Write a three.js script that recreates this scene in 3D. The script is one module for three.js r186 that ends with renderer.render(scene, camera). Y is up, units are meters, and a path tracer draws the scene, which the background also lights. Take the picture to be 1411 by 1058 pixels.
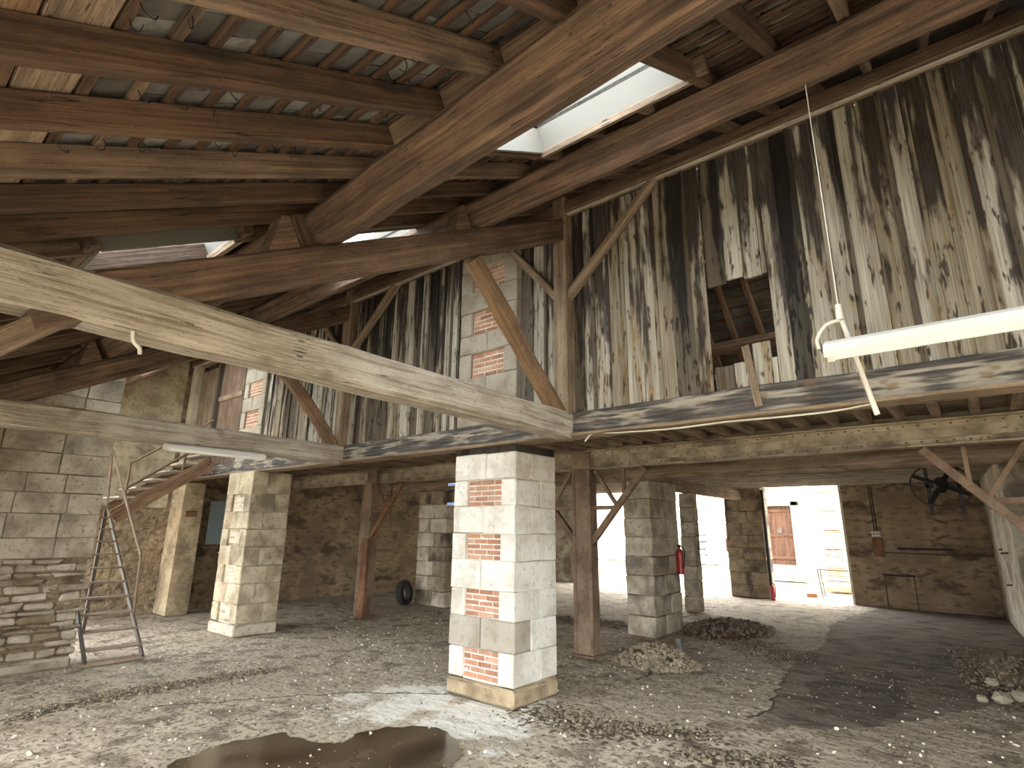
import * as THREE from 'three';
import { mergeGeometries } from 'three/addons/utils/BufferGeometryUtils.js';

// ------------------------------------------------------------------ camera, sky, exposure
const scene = new THREE.Scene();
const FPX = 763.8, CX = 705.5, CY = 529, EYE = new THREE.Vector3(0, 2, 0);
const camera = new THREE.PerspectiveCamera(2 * Math.atan(529 / FPX) * 180 / Math.PI, 1411 / 1058, 0.05, 300);
camera.position.copy(EYE);
camera.rotation.order = 'YXZ';
camera.rotation.set(14.656 * Math.PI / 180, 39.673 * Math.PI / 180, 0.6425 * Math.PI / 180);
camera.updateMatrixWorld();
scene.add(camera);
scene.background = new THREE.Color(0.955, 0.98, 1.0);
scene.backgroundIntensity = 1.0;
const renderer = new THREE.WebGLRenderer({ antialias: true });
renderer.toneMapping = THREE.LinearToneMapping;
renderer.toneMappingExposure = 17.5;
renderer.shadowMap.enabled = true;

// ------------------------------------------------------------------ helpers
let seed = 12345;
const rnd = () => { seed = (seed + 0x6D2B79F5) | 0; let t = Math.imul(seed ^ (seed >>> 15), 1 | seed); t = (t + Math.imul(t ^ (t >>> 7), 61 | t)) ^ t; return ((t ^ (t >>> 14)) >>> 0) / 4294967296; };
const rr = (a, b) => a + (b - a) * rnd();
// smooth gradient noise in two dimensions, the third number picks one of many patterns
const PT = new Uint8Array(1024), GX = new Float32Array(256), GY = new Float32Array(256);
{ for (let i = 0; i < 256; i++) { PT[i] = i; const a = rnd() * 6.28319; GX[i] = Math.cos(a) * 1.25; GY[i] = Math.sin(a) * 1.25; } for (let i = 255; i > 0; i--) { const k = Math.floor(rnd() * (i + 1)), t = PT[i]; PT[i] = PT[k]; PT[k] = t; } for (let i = 256; i < 1024; i++) PT[i] = PT[i & 255]; }
function noise(x, y, z = 0) {
  const s = (z * 37.7) & 255, xf = Math.floor(x), yf = Math.floor(y), X = xf & 255, Y = yf & 255, u = x - xf, v = y - yf;
  const A = PT[X + s], B = PT[((X + 1) & 255) + s], a = PT[A + Y], b = PT[B + Y], Y1 = (Y + 1) & 255, c = PT[A + Y1], d = PT[B + Y1];
  const fu = u * u * u * (u * (u * 6 - 15) + 10), fv = v * v * v * (v * (v * 6 - 15) + 10);
  const n0 = GX[a] * u + GY[a] * v, n1 = GX[b] * (u - 1) + GY[b] * v, n2 = GX[c] * u + GY[c] * (v - 1), n3 = GX[d] * (u - 1) + GY[d] * (v - 1);
  const p = n0 + fu * (n1 - n0), q = n2 + fu * (n3 - n2); return p + fv * (q - p);
}
const fbm = (x, y, z = 0, o = 4) => { let s = 0, a = 0.5, f = 1; for (let i = 0; i < o; i++) { s += a * noise(x * f, y * f, z + i * 7.3); a *= 0.5; f *= 2.03; } return s; };
const clamp = (x, a = 0, b = 1) => Math.min(b, Math.max(a, x));
const ss = (a, b, x) => { const t = clamp((x - a) / (b - a)); return t * t * (3 - 2 * t); };
const mix = (a, b, t) => a + (b - a) * t;
const mix3 = (a, b, t) => [mix(a[0], b[0], t), mix(a[1], b[1], t), mix(a[2], b[2], t)];
const V = (x, y, z) => new THREE.Vector3(x, y, z);
// a photo pixel gives a direction; the plane it is known to lie on gives the place
const ray = (px, py) => V(px - CX, CY - py, -FPX).applyQuaternion(camera.quaternion);
const onY = (px, py, y = 0) => { const d = ray(px, py); return EYE.clone().addScaledVector(d, (y - EYE.y) / d.y); };
const onZ = (px, py, z) => { const d = ray(px, py); return EYE.clone().addScaledVector(d, (z - EYE.z) / d.z); };
const onX = (px, py, x) => { const d = ray(px, py); return EYE.clone().addScaledVector(d, (x - EYE.x) / d.x); };

const used = {};
function numbered(n) { used[n] = (used[n] ?? -1) + 1; return used[n] ? n + '_' + String(used[n]).padStart(3, '0') : n; }
function tag(o, label, category, group, kind) { if (label) o.userData.label = label; if (category) o.userData.category = category; if (group) o.userData.group = group; if (kind) o.userData.kind = kind; return o; }
function G(name, pos = [0, 0, 0], rotY = 0) { const g = new THREE.Group(); g.name = numbered(name); g.position.set(...pos); g.rotation.y = rotY; scene.add(g); return g; }
function M(name, geo, mat, parent, pos) {
  const m = new THREE.Mesh(geo, mat); m.name = parent ? name : numbered(name); if (pos) m.position.set(...pos);
  m.castShadow = m.receiveShadow = true; (parent || scene).add(m); return m;
}

// textures ---------------------------------------------------------
function tex(w, h, fn, { srgb = true, size = [1, 1], wrap = true } = {}) {
  const d = new Uint8Array(w * h * 4);
  for (let j = 0; j < h; j++) for (let i = 0; i < w; i++) {
    const c = fn((i + 0.5) / w, (j + 0.5) / h), k = (j * w + i) * 4;
    d[k] = clamp(c[0]) * 255; d[k + 1] = clamp(c[1]) * 255; d[k + 2] = clamp(c[2]) * 255; d[k + 3] = 255;
  }
  const t = new THREE.DataTexture(d, w, h); t.magFilter = THREE.LinearFilter; t.minFilter = THREE.LinearMipmapLinearFilter; t.generateMipmaps = true;
  if (srgb) t.colorSpace = THREE.SRGBColorSpace;
  if (wrap) t.wrapS = t.wrapT = THREE.MirroredRepeatWrapping;
  t.repeat.set(1 / size[0], 1 / size[1]); t.needsUpdate = true; return t;
}
const grey = (v) => [v, v, v];
// wood: u runs along the grain
const woodFn = (base, dark, light, s, knots = 1) => (u, v) => {
  const x = u * 2, y = v + 0.012 * noise(x * 1.5, v * 4, s + 50);
  const g = fbm(x * 0.9 + s, y * 26, s, 3), fine = noise(x * 4, y * 150, s + 3), big = fbm(x * 2.3, y * 5, s + 9, 4), cr = Math.abs(noise(x * 0.7 + 3, y * 38, s + 14)), pit = noise(x * 40, y * 90, s + 17);
  let c = mix3(base, g > 0 ? light : dark, clamp(Math.abs(g) * 1.5));
  c = mix3(c, dark, clamp(0.5 * Math.max(0, fine) + 0.9 * Math.max(0, big) + 0.5 * Math.max(0, pit - 0.2)));
  c = mix3(c, light, clamp(0.8 * Math.max(0, -big - 0.05)));
  if (cr < 0.02 && big > -0.12) c = mix3(c, [dark[0] * 0.6, dark[1] * 0.6, dark[2] * 0.6], 0.75);
  const kn = noise(x * 2.2 + s, y * 5, s + 20); if (knots && kn > 0.5) c = mix3(c, dark, (kn - 0.5) * 4);
  return c;
};
const rgb = (r, g, b) => [r / 255, g / 255, b / 255];
const T = {};
T.roofWood = tex(1024, 512, woodFn(rgb(112, 91, 73), rgb(58, 46, 38), rgb(150, 125, 101), 1), { size: [2, 1] });
T.purlin = tex(1024, 512, woodFn(rgb(104, 82, 65), rgb(54, 42, 34), rgb(146, 118, 93), 5), { size: [2, 1] });
T.greyWood = tex(1024, 512, woodFn(rgb(172, 163, 149), rgb(108, 95, 81), rgb(200, 193, 181), 11), { size: [2, 1] });
T.midWood = tex(1024, 512, woodFn(rgb(138, 119, 98), rgb(80, 65, 52), rgb(172, 152, 128), 17), { size: [2, 1] });
T.grainBump = tex(512, 512, (u, v) => grey(0.5 + 0.5 * fbm(u * 2, v * 40, 2, 3) + 0.25 * noise(u * 30, v * 30, 1)), { srgb: false, size: [2, 1] });
// weathered boards: x metres across, y metres up (3 m high)
T.boards = tex(2048, 1024, (u, v) => {
  const x = u * 8, y = v * 3;
  const col = noise(x * 3.1, 3.3, 4) * 0.5 + noise(x * 7.7, 9.3, 2) * 0.35;
  const st = fbm(x * 10, y * 0.45, 1, 4), fl = fbm(x * 20, y * 3.6, 8, 4), sp = noise(x * 55, y * 12, 3), gr = noise(x * 110, y * 1.6, 5), sm = fbm(x * 6, y * 1.5, 12, 3);
  const cream = mix3(rgb(188, 183, 168), rgb(134, 127, 114), clamp(0.5 + st * 1.2 + gr * 0.5));
  const brown = mix3(rgb(112, 90, 64), rgb(156, 124, 82), clamp(0.5 + fl * 1.5));
  const black = mix3(rgb(38, 34, 32), rgb(74, 68, 63), clamp(0.45 + gr * 0.9 + sm));
  let c = mix3(cream, rgb(120, 112, 102), clamp(gr * 0.9 + sm * 0.8));
  c = mix3(c, brown, 0.85 * ss(0.0, 0.34, st * 0.8 + fl * 0.6 - 0.02 + col * 0.25));
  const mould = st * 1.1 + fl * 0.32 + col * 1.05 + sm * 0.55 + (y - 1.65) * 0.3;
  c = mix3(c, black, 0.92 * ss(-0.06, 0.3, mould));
  return mix3(c, black, 0.85 * ss(0.14, 0.36, fl * 0.9 + sp * 0.3 + col * 0.35 + sm * 0.3));
}, { size: [8, 3] });
T.boardBump = tex(1024, 512, (u, v) => grey(0.5 + 0.35 * noise(u * 180, v * 4, 5) + 0.3 * fbm(u * 60, v * 20, 8, 3)), { srgb: false, size: [4, 3] });
T.sill = tex(1024, 256, (u, v) => {
  const x = u * 4, y = v, g = fbm(x * 2, y * 26, 4, 4), p = fbm(x * 1.6, y * 9, 14, 5), q = fbm(x * 0.8, y * 1.5, 22, 3);
  let c = mix3(rgb(56, 52, 50), rgb(104, 99, 93), clamp(0.5 + g * 1.7));
  c = mix3(c, rgb(168, 160, 144), 0.8 * ss(0.0, 0.35, p + g * 0.5 + q * 0.9)); return mix3(c, rgb(110, 90, 66), 0.7 * ss(0.12, 0.4, fbm(x * 5, y * 12, 31, 3)));
}, { size: [4, 1] });
const stoneFn = (base, dark, light, s, stain = 0) => (u, v) => {
  const x = u * 2, y = v * 2; const a = fbm(x * 2.2, y * 2.2, s, 5), b = fbm(x * 13, y * 13, s + 4, 3), c0 = noise(x * 55, y * 55, s);
  let c = mix3(base, a > 0 ? light : dark, clamp(Math.abs(a) * 1.7)); c = mix3(c, dark, clamp(Math.max(0, b - 0.1) * 1.8 + Math.max(0, c0 - 0.45)));
  if (stain) c = mix3(c, rgb(64, 56, 48), ss(0.02, 0.42, fbm(x * 1.7, y * 1.1, s + 30, 5)) * stain); return c;
};
T.whiteStone = tex(512, 512, stoneFn(rgb(212, 208, 196), rgb(172, 162, 146), rgb(226, 223, 214), 3), { size: [2, 2] });
T.dirtyStone = tex(512, 512, stoneFn(rgb(178, 168, 148), rgb(120, 106, 88), rgb(206, 198, 180), 7, 0.55), { size: [2, 2] });
T.rubbleStone = tex(512, 512, stoneFn(rgb(160, 148, 128), rgb(104, 92, 76), rgb(188, 178, 158), 12, 0.35), { size: [2, 2] });
T.darkStone = tex(512, 512, stoneFn(rgb(142, 128, 106), rgb(88, 74, 58), rgb(170, 158, 134), 19, 0.8), { size: [2, 2] });
T.plaster = tex(768, 768, (u, v) => {
  const x = u * 4, y = v * 3.6; const a = fbm(x * 1.1, y * 1.6, 41, 5), b = fbm(x * 4, y * 9, 45, 4), k = fbm(x * 0.9, y * 1.8, 48, 5);
  let c = mix3(rgb(122, 104, 82), rgb(158, 140, 112), clamp(0.5 + a * 1.6)); c = mix3(c, rgb(92, 76, 58), 0.7 * ss(0.0, 0.4, b + a * 0.3)); c = mix3(c, rgb(66, 54, 44), 0.75 * ss(0.02, 0.4, k + b * 0.3));
  return mix3(c, rgb(172, 150, 112), ss(0.18, 0.36, fbm(x * 1.6, y * 1.6, 60, 4)) * 0.6);
}, { size: [4, 3.6] });
T.stoneBump = tex(512, 512, (u, v) => grey(0.5 + 0.6 * fbm(u * 14, v * 14, 2, 4)), { srgb: false, size: [1, 1] });
T.roughBump = tex(512, 512, (u, v) => grey(0.5 + 0.9 * fbm(u * 7, v * 9, 6, 5)), { srgb: false, size: [1, 1] });
T.brick = tex(512, 512, stoneFn(rgb(184, 144, 120), rgb(148, 108, 86), rgb(202, 168, 144), 23), { size: [2, 2] });
T.tile = tex(512, 512, stoneFn(rgb(122, 120, 114), rgb(78, 74, 70), rgb(156, 154, 150), 27), { size: [2, 2] });
T.rust = tex(512, 512, stoneFn(rgb(124, 102, 82), rgb(78, 60, 48), rgb(152, 130, 108), 33), { size: [2, 2] });
T.paintedSteel = tex(512, 512, stoneFn(rgb(158, 144, 122), rgb(96, 80, 64), rgb(182, 170, 148), 37, 0.5), { size: [2, 2] });

const mat = (o) => new THREE.MeshStandardMaterial({ roughness: 0.9, ...o });
const wood = (map, c = 0xffffff, b = 0.011) => mat({ map, color: c, bumpMap: T.grainBump, bumpScale: b, roughness: 0.85 });
const stone = (map, c = 0xffffff, b = 0.012) => mat({ map, color: c, bumpMap: T.stoneBump, bumpScale: b, roughness: 0.95 });
const m = {
  roof: wood(T.roofWood), roofB: wood(T.roofWood, 0xd8c8b8), roofC: wood(T.roofWood, 0xb8a898), purlin: wood(T.purlin), tie: wood(T.greyWood), mid: wood(T.midWood), midRed: wood(T.midWood, 0xf0dcc8),
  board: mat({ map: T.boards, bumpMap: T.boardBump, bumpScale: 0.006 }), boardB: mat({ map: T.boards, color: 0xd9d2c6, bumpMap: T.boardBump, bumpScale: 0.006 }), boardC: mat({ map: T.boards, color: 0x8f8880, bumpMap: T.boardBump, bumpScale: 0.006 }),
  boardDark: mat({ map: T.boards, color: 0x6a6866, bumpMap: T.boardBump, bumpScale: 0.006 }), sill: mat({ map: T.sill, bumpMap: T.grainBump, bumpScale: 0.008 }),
  white: stone(T.whiteStone), white2: stone(T.whiteStone, 0xe8e2d6), whiteGrey: stone(T.whiteStone, 0xc4beb6), dirty: stone(T.dirtyStone), dirtyPale: stone(T.dirtyStone, 0xfffaf0), rubble: stone(T.rubbleStone, 0xffffff, 0.02), rubble2: stone(T.rubbleStone, 0xd8cdbc, 0.02), dark: stone(T.darkStone), base: stone(T.dirtyStone, 0xf6ead6),
  tarred: stone(T.darkStone, 0x75757a), mortar: stone(T.dirtyStone, 0xd8d2c4), mortarDark: stone(T.rubbleStone, 0xb4a898, 0.03), plaster: mat({ map: T.plaster, bumpMap: T.roughBump, bumpScale: 0.03 }), plasterRough: mat({ map: T.plaster, bumpMap: T.roughBump, bumpScale: 0.07 }),
  brick: [0xffffff, 0xeadcd4, 0xfff0e4, 0xd6c6c2].map((c) => stone(T.brick, c, 0.006)), tile: [0xffffff, 0xd8d8dc, 0xb4b0ac].map((c) => stone(T.tile, c, 0.006)), deck: stone(T.tile, 0x6c645c),
  steel: mat({ map: T.paintedSteel, bumpMap: T.stoneBump, bumpScale: 0.004, roughness: 0.7 }), rust: mat({ map: T.rust, bumpMap: T.stoneBump, bumpScale: 0.005, roughness: 0.8 }), rustOrange: mat({ map: T.rust, color: 0xf6d6bc, bumpMap: T.stoneBump, bumpScale: 0.004 }), iron: mat({ color: 0x4c443b, roughness: 0.7, metalness: 0.15 }), blackIron: mat({ color: 0x26221f, roughness: 0.6, metalness: 0.3 }),
  lining: mat({ color: 0x6e6a62, roughness: 0.7 }), enamel: mat({ color: 0xd9d7cf, roughness: 0.4 }), cable: mat({ color: 0xd6d2c8, roughness: 0.5 }), tube: mat({ color: 0xf2f2ee, roughness: 0.3 }), red: mat({ color: 0x9c2420, roughness: 0.4 }), blue: mat({ color: 0x8ea6d8, roughness: 0.5 }), rubber: mat({ color: 0x24221f, roughness: 0.8 }),
  glass: new THREE.MeshPhysicalMaterial({ color: 0xf4f8fa, roughness: 0.05, transmission: 1, thickness: 0, ior: 1.5 }), render: stone(T.whiteStone, 0xfaf6ee), gravel: stone(T.dirtyStone, 0xf4eede), doorWood: wood(T.midWood, 0xdcbca4), yardDoor: wood(T.purlin, 0xc8a890), zinc: mat({ color: 0x9fb0b8, roughness: 0.5, metalness: 0.4 }),
};

// geometry ---------------------------------------------------------
// metre uv by the dominant axis of each face, with an offset so that neighbours differ
function metreUV(g, ou = 0, ov = 0, long = 'x') { // u runs along the longest side, so that grain does too
  const p = g.attributes.position, n = g.attributes.normal, uv = new Float32Array(p.count * 2);
  for (let i = 0; i < p.count; i++) {
    const ax = Math.abs(n.getX(i)), ay = Math.abs(n.getY(i)), az = Math.abs(n.getZ(i)), x = p.getX(i), y = p.getY(i), z = p.getZ(i);
    if (ax >= ay && ax >= az) { uv[i * 2] = z + ou; uv[i * 2 + 1] = y + ov; } else if (ay >= az) { uv[i * 2] = x + ou; uv[i * 2 + 1] = z + ov; } else { uv[i * 2] = x + ou; uv[i * 2 + 1] = y + ov; }
  }
  if (long !== 'x') for (let i = 0; i < p.count; i++) {
    const ax = Math.abs(n.getX(i)), ay = Math.abs(n.getY(i)), az = Math.abs(n.getZ(i)), yFace = ay > ax && ay >= az, xFace = ax >= ay && ax >= az;
    if (long === 'y' ? !yFace : yFace) { const t = uv[i * 2]; uv[i * 2] = uv[i * 2 + 1]; uv[i * 2 + 1] = t; }
  }
  g.setAttribute('uv', new THREE.BufferAttribute(uv, 2)); return g;
}
function fromTris(v) { const g = new THREE.BufferGeometry(); g.setAttribute('position', new THREE.Float32BufferAttribute(v, 3)); g.computeVertexNormals(); return g; }
// chamfered box, corners optionally uneven
function block(w, h, d, c = 0.01, j = 0, ou = rr(0, 9), ov = rr(0, 9)) {
  const P = {}; const key = (a, b, e, k) => a + ',' + b + ',' + e + ',' + k;
  c = Math.min(c, w * 0.4, h * 0.4, d * 0.4);
  for (const a of [-1, 1]) for (const b of [-1, 1]) for (const e of [-1, 1]) {
    const o = [rr(-j, j), rr(-j, j), rr(-j, j)];
    for (let k = 0; k < 3; k++) { const q = [a * w / 2, b * h / 2, e * d / 2]; for (let t = 0; t < 3; t++) { if (t !== k) q[t] -= [a, b, e][t] * c; q[t] += o[t]; } P[key(a, b, e, k)] = q; }
  }
  const v = []; const quad = (p, q, r, s, out) => { const A = V(...q).sub(V(...p)), B = V(...r).sub(V(...p)); if (A.cross(B).dot(out) < 0) [q, s] = [s, q]; v.push(...p, ...q, ...r, ...p, ...r, ...s); };
  for (let k = 0; k < 3; k++) for (const a of [-1, 1]) {
    const mk = (b, e) => { const s = [0, 0, 0]; s[k] = a; s[(k + 1) % 3] = b; s[(k + 2) % 3] = e; return P[key(...s, k)]; };
    const out = V(0, 0, 0); out.setComponent(k, a); quad(mk(-1, -1), mk(1, -1), mk(1, 1), mk(-1, 1), out);
  }
  for (let k = 0; k < 3; k++) for (const b of [-1, 1]) for (const e of [-1, 1]) {
    const k1 = (k + 1) % 3, k2 = (k + 2) % 3; const mk = (a, f) => { const s = [0, 0, 0]; s[k] = a; s[k1] = b; s[k2] = e; return P[key(...s, f)]; };
    const out = V(0, 0, 0); out.setComponent(k1, b); out.setComponent(k2, e); quad(mk(-1, k1), mk(1, k1), mk(1, k2), mk(-1, k2), out);
  }
  for (const a of [-1, 1]) for (const b of [-1, 1]) for (const e of [-1, 1]) { const q = [0, 1, 2].map((k) => P[key(a, b, e, k)]); const A = V(...q[1]).sub(V(...q[0])), B = V(...q[2]).sub(V(...q[0])); if (A.cross(B).dot(V(a, b, e)) < 0) q.reverse(); v.push(...q.flat()); }
  return metreUV(fromTris(v), ou, ov, h > w && h > d ? 'y' : d > w ? 'z' : 'x');
}
function box(x0, x1, y0, y1, z0, z1, c = 0.004, j = 0) { const g = block(x1 - x0, y1 - y0, z1 - z0, c, j); g.translate((x0 + x1) / 2, (y0 + y1) / 2, (z0 + z1) / 2); return g; }
// hewn timber along x: eight-sided section, wandering a little
function timberGeo(L, w, h, { seg = Math.max(2, Math.round(L / 0.35)), wob = 0.008, c = 0.018, bow = 0 } = {}) {
  const s = rr(0, 90), pos = [], uv = [], idx = []; c = Math.min(c, w * 0.3, h * 0.3);
  const sec = [[-w / 2 + c, -h / 2], [w / 2 - c, -h / 2], [w / 2, -h / 2 + c], [w / 2, h / 2 - c], [w / 2 - c, h / 2], [-w / 2 + c, h / 2], [-w / 2, h / 2 - c], [-w / 2, -h / 2 + c]];
  const per = [0]; for (let i = 0; i < 8; i++) per.push(per[i] + Math.hypot(sec[(i + 1) % 8][0] - sec[i][0], sec[(i + 1) % 8][1] - sec[i][1]));
  for (let i = 0; i <= seg; i++) {
    const t = i / seg, x = (t - 0.5) * L, by = bow * Math.sin(Math.PI * t);
    for (let k = 0; k <= 8; k++) { const q = sec[k % 8]; const kk = (k % 8) >> 1; pos.push(x, q[1] + by + wob * noise(x * 1.7, s, kk * 3.1), q[0] + wob * noise(x * 1.7 + 40, s, kk * 3.1)); uv.push(x + s, per[k] + s); }
  }
  const W = 9; for (let i = 0; i < seg; i++) for (let k = 0; k < 8; k++) { const a = i * W + k, b = a + 1, d = a + W, e = d + 1; idx.push(a, d, b, b, d, e); }
  for (const [i, f] of [[0, 1], [seg, -1]]) { const n0 = pos.length / 3; for (let k = 0; k < 8; k++) { const a = (i * W + k) * 3; pos.push(pos[a], pos[a + 1], pos[a + 2]); uv.push(pos[a + 1] + s, pos[a + 2] + s); } for (let k = 1; k < 7; k++) f > 0 ? idx.push(n0, n0 + k, n0 + k + 1) : idx.push(n0, n0 + k + 1, n0 + k); }
  let g = new THREE.BufferGeometry(); g.setAttribute('position', new THREE.Float32BufferAttribute(pos, 3)); g.setAttribute('uv', new THREE.Float32BufferAttribute(uv, 2)); g.setIndex(idx); g = g.toNonIndexed(); g.computeVertexNormals(); return g;
}
// timber from a to b; w across, h along 'up'
function timber(name, a, b, w, h, material, parent, o = {}) {
  const A = V(...a), B = V(...b), X = B.clone().sub(A), L = X.length(); X.normalize();
  const up = V(...(o.up || [0, 1, 0])), Z = X.clone().cross(up).normalize(), Y = Z.clone().cross(X);
  const mesh = M(name, timberGeo(L, w, h, o), material, parent);
  mesh.quaternion.setFromRotationMatrix(new THREE.Matrix4().makeBasis(X, Y, Z)); mesh.position.copy(A).add(B).multiplyScalar(0.5); return mesh;
}
function tubeGeo(pts, r, seg = 24, rad = 6) { const g = new THREE.TubeGeometry(new THREE.CatmullRomCurve3(pts.map((p) => p.isVector3 ? p : V(...p))), seg, r, rad, false); return g; }
function rod(name, a, b, r, material, parent) { return M(name, tubeGeo([V(...a), V(...b)], r, 1, 8), material, parent); }
function polyWall(pts, t, holes = []) { // outline in (z, y), thickness along x from 0 to t
  const s = new THREE.Shape(pts.map(([z, y]) => new THREE.Vector2(z, y))); for (const h of holes) s.holes.push(new THREE.Path(h.map(([z, y]) => new THREE.Vector2(z, y))));
  const g = new THREE.ExtrudeGeometry(s, { depth: t, bevelEnabled: false }); g.applyMatrix4(new THREE.Matrix4().makeBasis(V(0, 0, 1), V(0, 1, 0), V(-1, 0, 0))); return metreUV(g);
}

// ------------------------------------------------------------------ floor
const FX0 = -16, FX1 = 5, FZ0 = -20, FZ1 = 1.5;
const poly = (pts) => pts.map(([x, y]) => { const p = onY(x, y); return [p.x, p.z]; });
const inPoly = (P, x, z) => { let c = false; for (let i = 0, j = P.length - 1; i < P.length; j = i++) if ((P[i][1] > z) !== (P[j][1] > z) && x < (P[j][0] - P[i][0]) * (z - P[i][1]) / (P[j][1] - P[i][1]) + P[i][0]) c = !c; return c; };
const segD = (x, z, [ax, az], [bx, bz]) => { const t = clamp(((x - ax) * (bx - ax) + (z - az) * (bz - az)) / ((bx - ax) ** 2 + (bz - az) ** 2)); return Math.hypot(x - ax - t * (bx - ax), z - az - t * (bz - az)); };
const shadedSlab = poly([[1172, 849], [1142, 861], [1137, 882], [1127, 894], [1104, 897], [1091, 919], [1074, 946], [1060, 977], [1052, 992], [1120, 1003], [1200, 1000], [1300, 985], [1411, 960]]).concat([[6, -3], [6, -19.5], [-2.6, -19.3]]);  // darker concrete, with the weaker light under the mezzanine painted in too
const wet = poly([[1108, 940], [1150, 930], [1240, 944], [1262, 975], [1200, 1002], [1150, 985], [1125, 965]]);
const litter = [[[30, 987], [130, 962], 0.16], [[130, 962], [260, 940], 0.22], [[260, 940], [360, 924], 0.2], [[760, 985], [840, 1005], 0.35], [[840, 1000], [960, 1010], 0.22], [[970, 870], [1090, 905], 0.45], [[955, 1040], [1080, 1050], 0.2], [[1360, 900], [1411, 960], 0.5], [[745, 850], [870, 862], 0.5]].map(([a, b, w]) => [...poly([a, b]), w]);
const cracks = [[[1091, 919], [1074, 946]], [[1074, 946], [1060, 977]], [[1060, 977], [1035, 988]], [[880, 936], [930, 905]], [[200, 972], [480, 952]], [[480, 952], [620, 955]]].map(poly);
const lightPoolC = onY(660, 985), lightPoolD = onY(560, 965);  // centres of the pool of skylight painted into the floor colour
T.floor = tex(2048, 2048, (u, v) => {
  const x = mix(FX0, FX1, u), z = mix(FZ1, FZ0, v);
  const a = fbm(x * 0.55, z * 0.55, 70, 4), b = fbm(x * 2.6, z * 2.6, 73, 4), f = fbm(x * 14, z * 14, 75, 3), g = noise(x * 45, z * 45, 77);
  let c = mix3(rgb(160, 147, 126), rgb(186, 174, 152), clamp(0.5 + a * 1.6)); c = mix3(c, rgb(122, 110, 92), ss(0.0, 0.4, b + a * 0.3)); c = mix3(c, rgb(104, 92, 76), ss(0.04, 0.34, f + a * 0.2) * 0.9); c = mix3(c, rgb(88, 76, 62), ss(0.34, 0.5, noise(x * 30, z * 30, 79) + b * 0.5)); c = mix3(c, rgb(206, 200, 186), ss(0.35, 0.6, g) * 0.5);
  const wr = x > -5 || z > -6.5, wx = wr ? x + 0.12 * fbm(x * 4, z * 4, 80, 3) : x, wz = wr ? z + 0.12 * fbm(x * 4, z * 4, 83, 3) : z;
  if (x > -5 && inPoly(shadedSlab, wx, wz)) { const c1 = c; c = mix3(rgb(100, 90, 77), rgb(126, 116, 101), clamp(0.5 + b * 1.6)); c = mix3(c, rgb(72, 60, 48), 0.8 * ss(0.0, 0.35, fbm(x * 1.8, z * 2.6, 86, 4))); c = mix3(c, c1, ss(-6.6, -5.2, z + b * 1.2 + f)); c = mix3(c, rgb(150, 142, 128), ss(0.3, 0.5, f) * 0.6); }
  if (x > -5 && inPoly(wet, wx, wz)) c = mix3(c, rgb(58, 48, 38), 0.35 + 0.4 * ss(-0.1, 0.2, fbm(x * 3, z * 8, 88, 3)));
  const dl = Math.min(Math.hypot(x - lightPoolC.x, z - lightPoolC.z) / 1.1, Math.hypot(x - lightPoolD.x, z - lightPoolD.z) / 0.9); c = mix3(c, rgb(222, 218, 208), ss(0.1, 0.5, 1 - dl + b * 1.3 + f * 0.5) * 0.85);  // skylight falling before the white pillar, painted as paler floor
  for (const [p, q, w] of litter) { const e = w * 1.8; if (x < Math.min(p[0], q[0]) - e || x > Math.max(p[0], q[0]) + e || z < Math.min(p[1], q[1]) - e || z > Math.max(p[1], q[1]) + e) continue; const d = segD(x, z, p, q); if (d < w * 1.8) c = mix3(c, rgb(78, 66, 52), ss(0.05, 0.3, (1 - d / (w * 1.5)) * 0.5 + f * 1.2 - 0.1)); }
  for (const [p, q] of cracks) { const e = 0.2; if (x < Math.min(p[0], q[0]) - e || x > Math.max(p[0], q[0]) + e || z < Math.min(p[1], q[1]) - e || z > Math.max(p[1], q[1]) + e) continue; const d = segD(wx, wz, p, q); if (d < 0.016) c = rgb(70, 60, 50); }
  return c;
}, { wrap: false });
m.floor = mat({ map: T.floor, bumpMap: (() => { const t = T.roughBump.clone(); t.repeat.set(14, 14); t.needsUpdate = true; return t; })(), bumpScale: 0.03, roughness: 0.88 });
const floorH = (x, z) => 0.014 * fbm(x * 0.9, z * 0.9, 5, 3) - 0.012;
{
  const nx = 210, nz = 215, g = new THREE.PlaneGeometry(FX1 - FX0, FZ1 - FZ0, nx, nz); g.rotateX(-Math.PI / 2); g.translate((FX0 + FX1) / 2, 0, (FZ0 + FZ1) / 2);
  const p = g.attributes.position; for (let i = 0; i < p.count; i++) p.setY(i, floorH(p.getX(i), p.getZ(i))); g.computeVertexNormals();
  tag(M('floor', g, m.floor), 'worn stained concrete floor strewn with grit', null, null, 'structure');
  const y = new THREE.BoxGeometry(120, 0.2, 120); metreUV(y); const yard = M('floor_yard', y, m.gravel, null, [-5, -0.16, -30]); tag(yard, 'pale gravel ground of the yard outside', null, null, 'structure');
}

// ------------------------------------------------------------------ roof
const SL = 0.545, TH = Math.atan(SL), COS = Math.cos(TH), RU0 = 3.313;
const RU = (z) => RU0 - SL * z;                       // underside of the rafters
const roof = G('ceiling', [0, RU0, 0]); roof.rotation.x = TH; tag(roof, 'underside of the lean-to roof with rafters, battens and grey tiles', null, null, 'structure');
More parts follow.
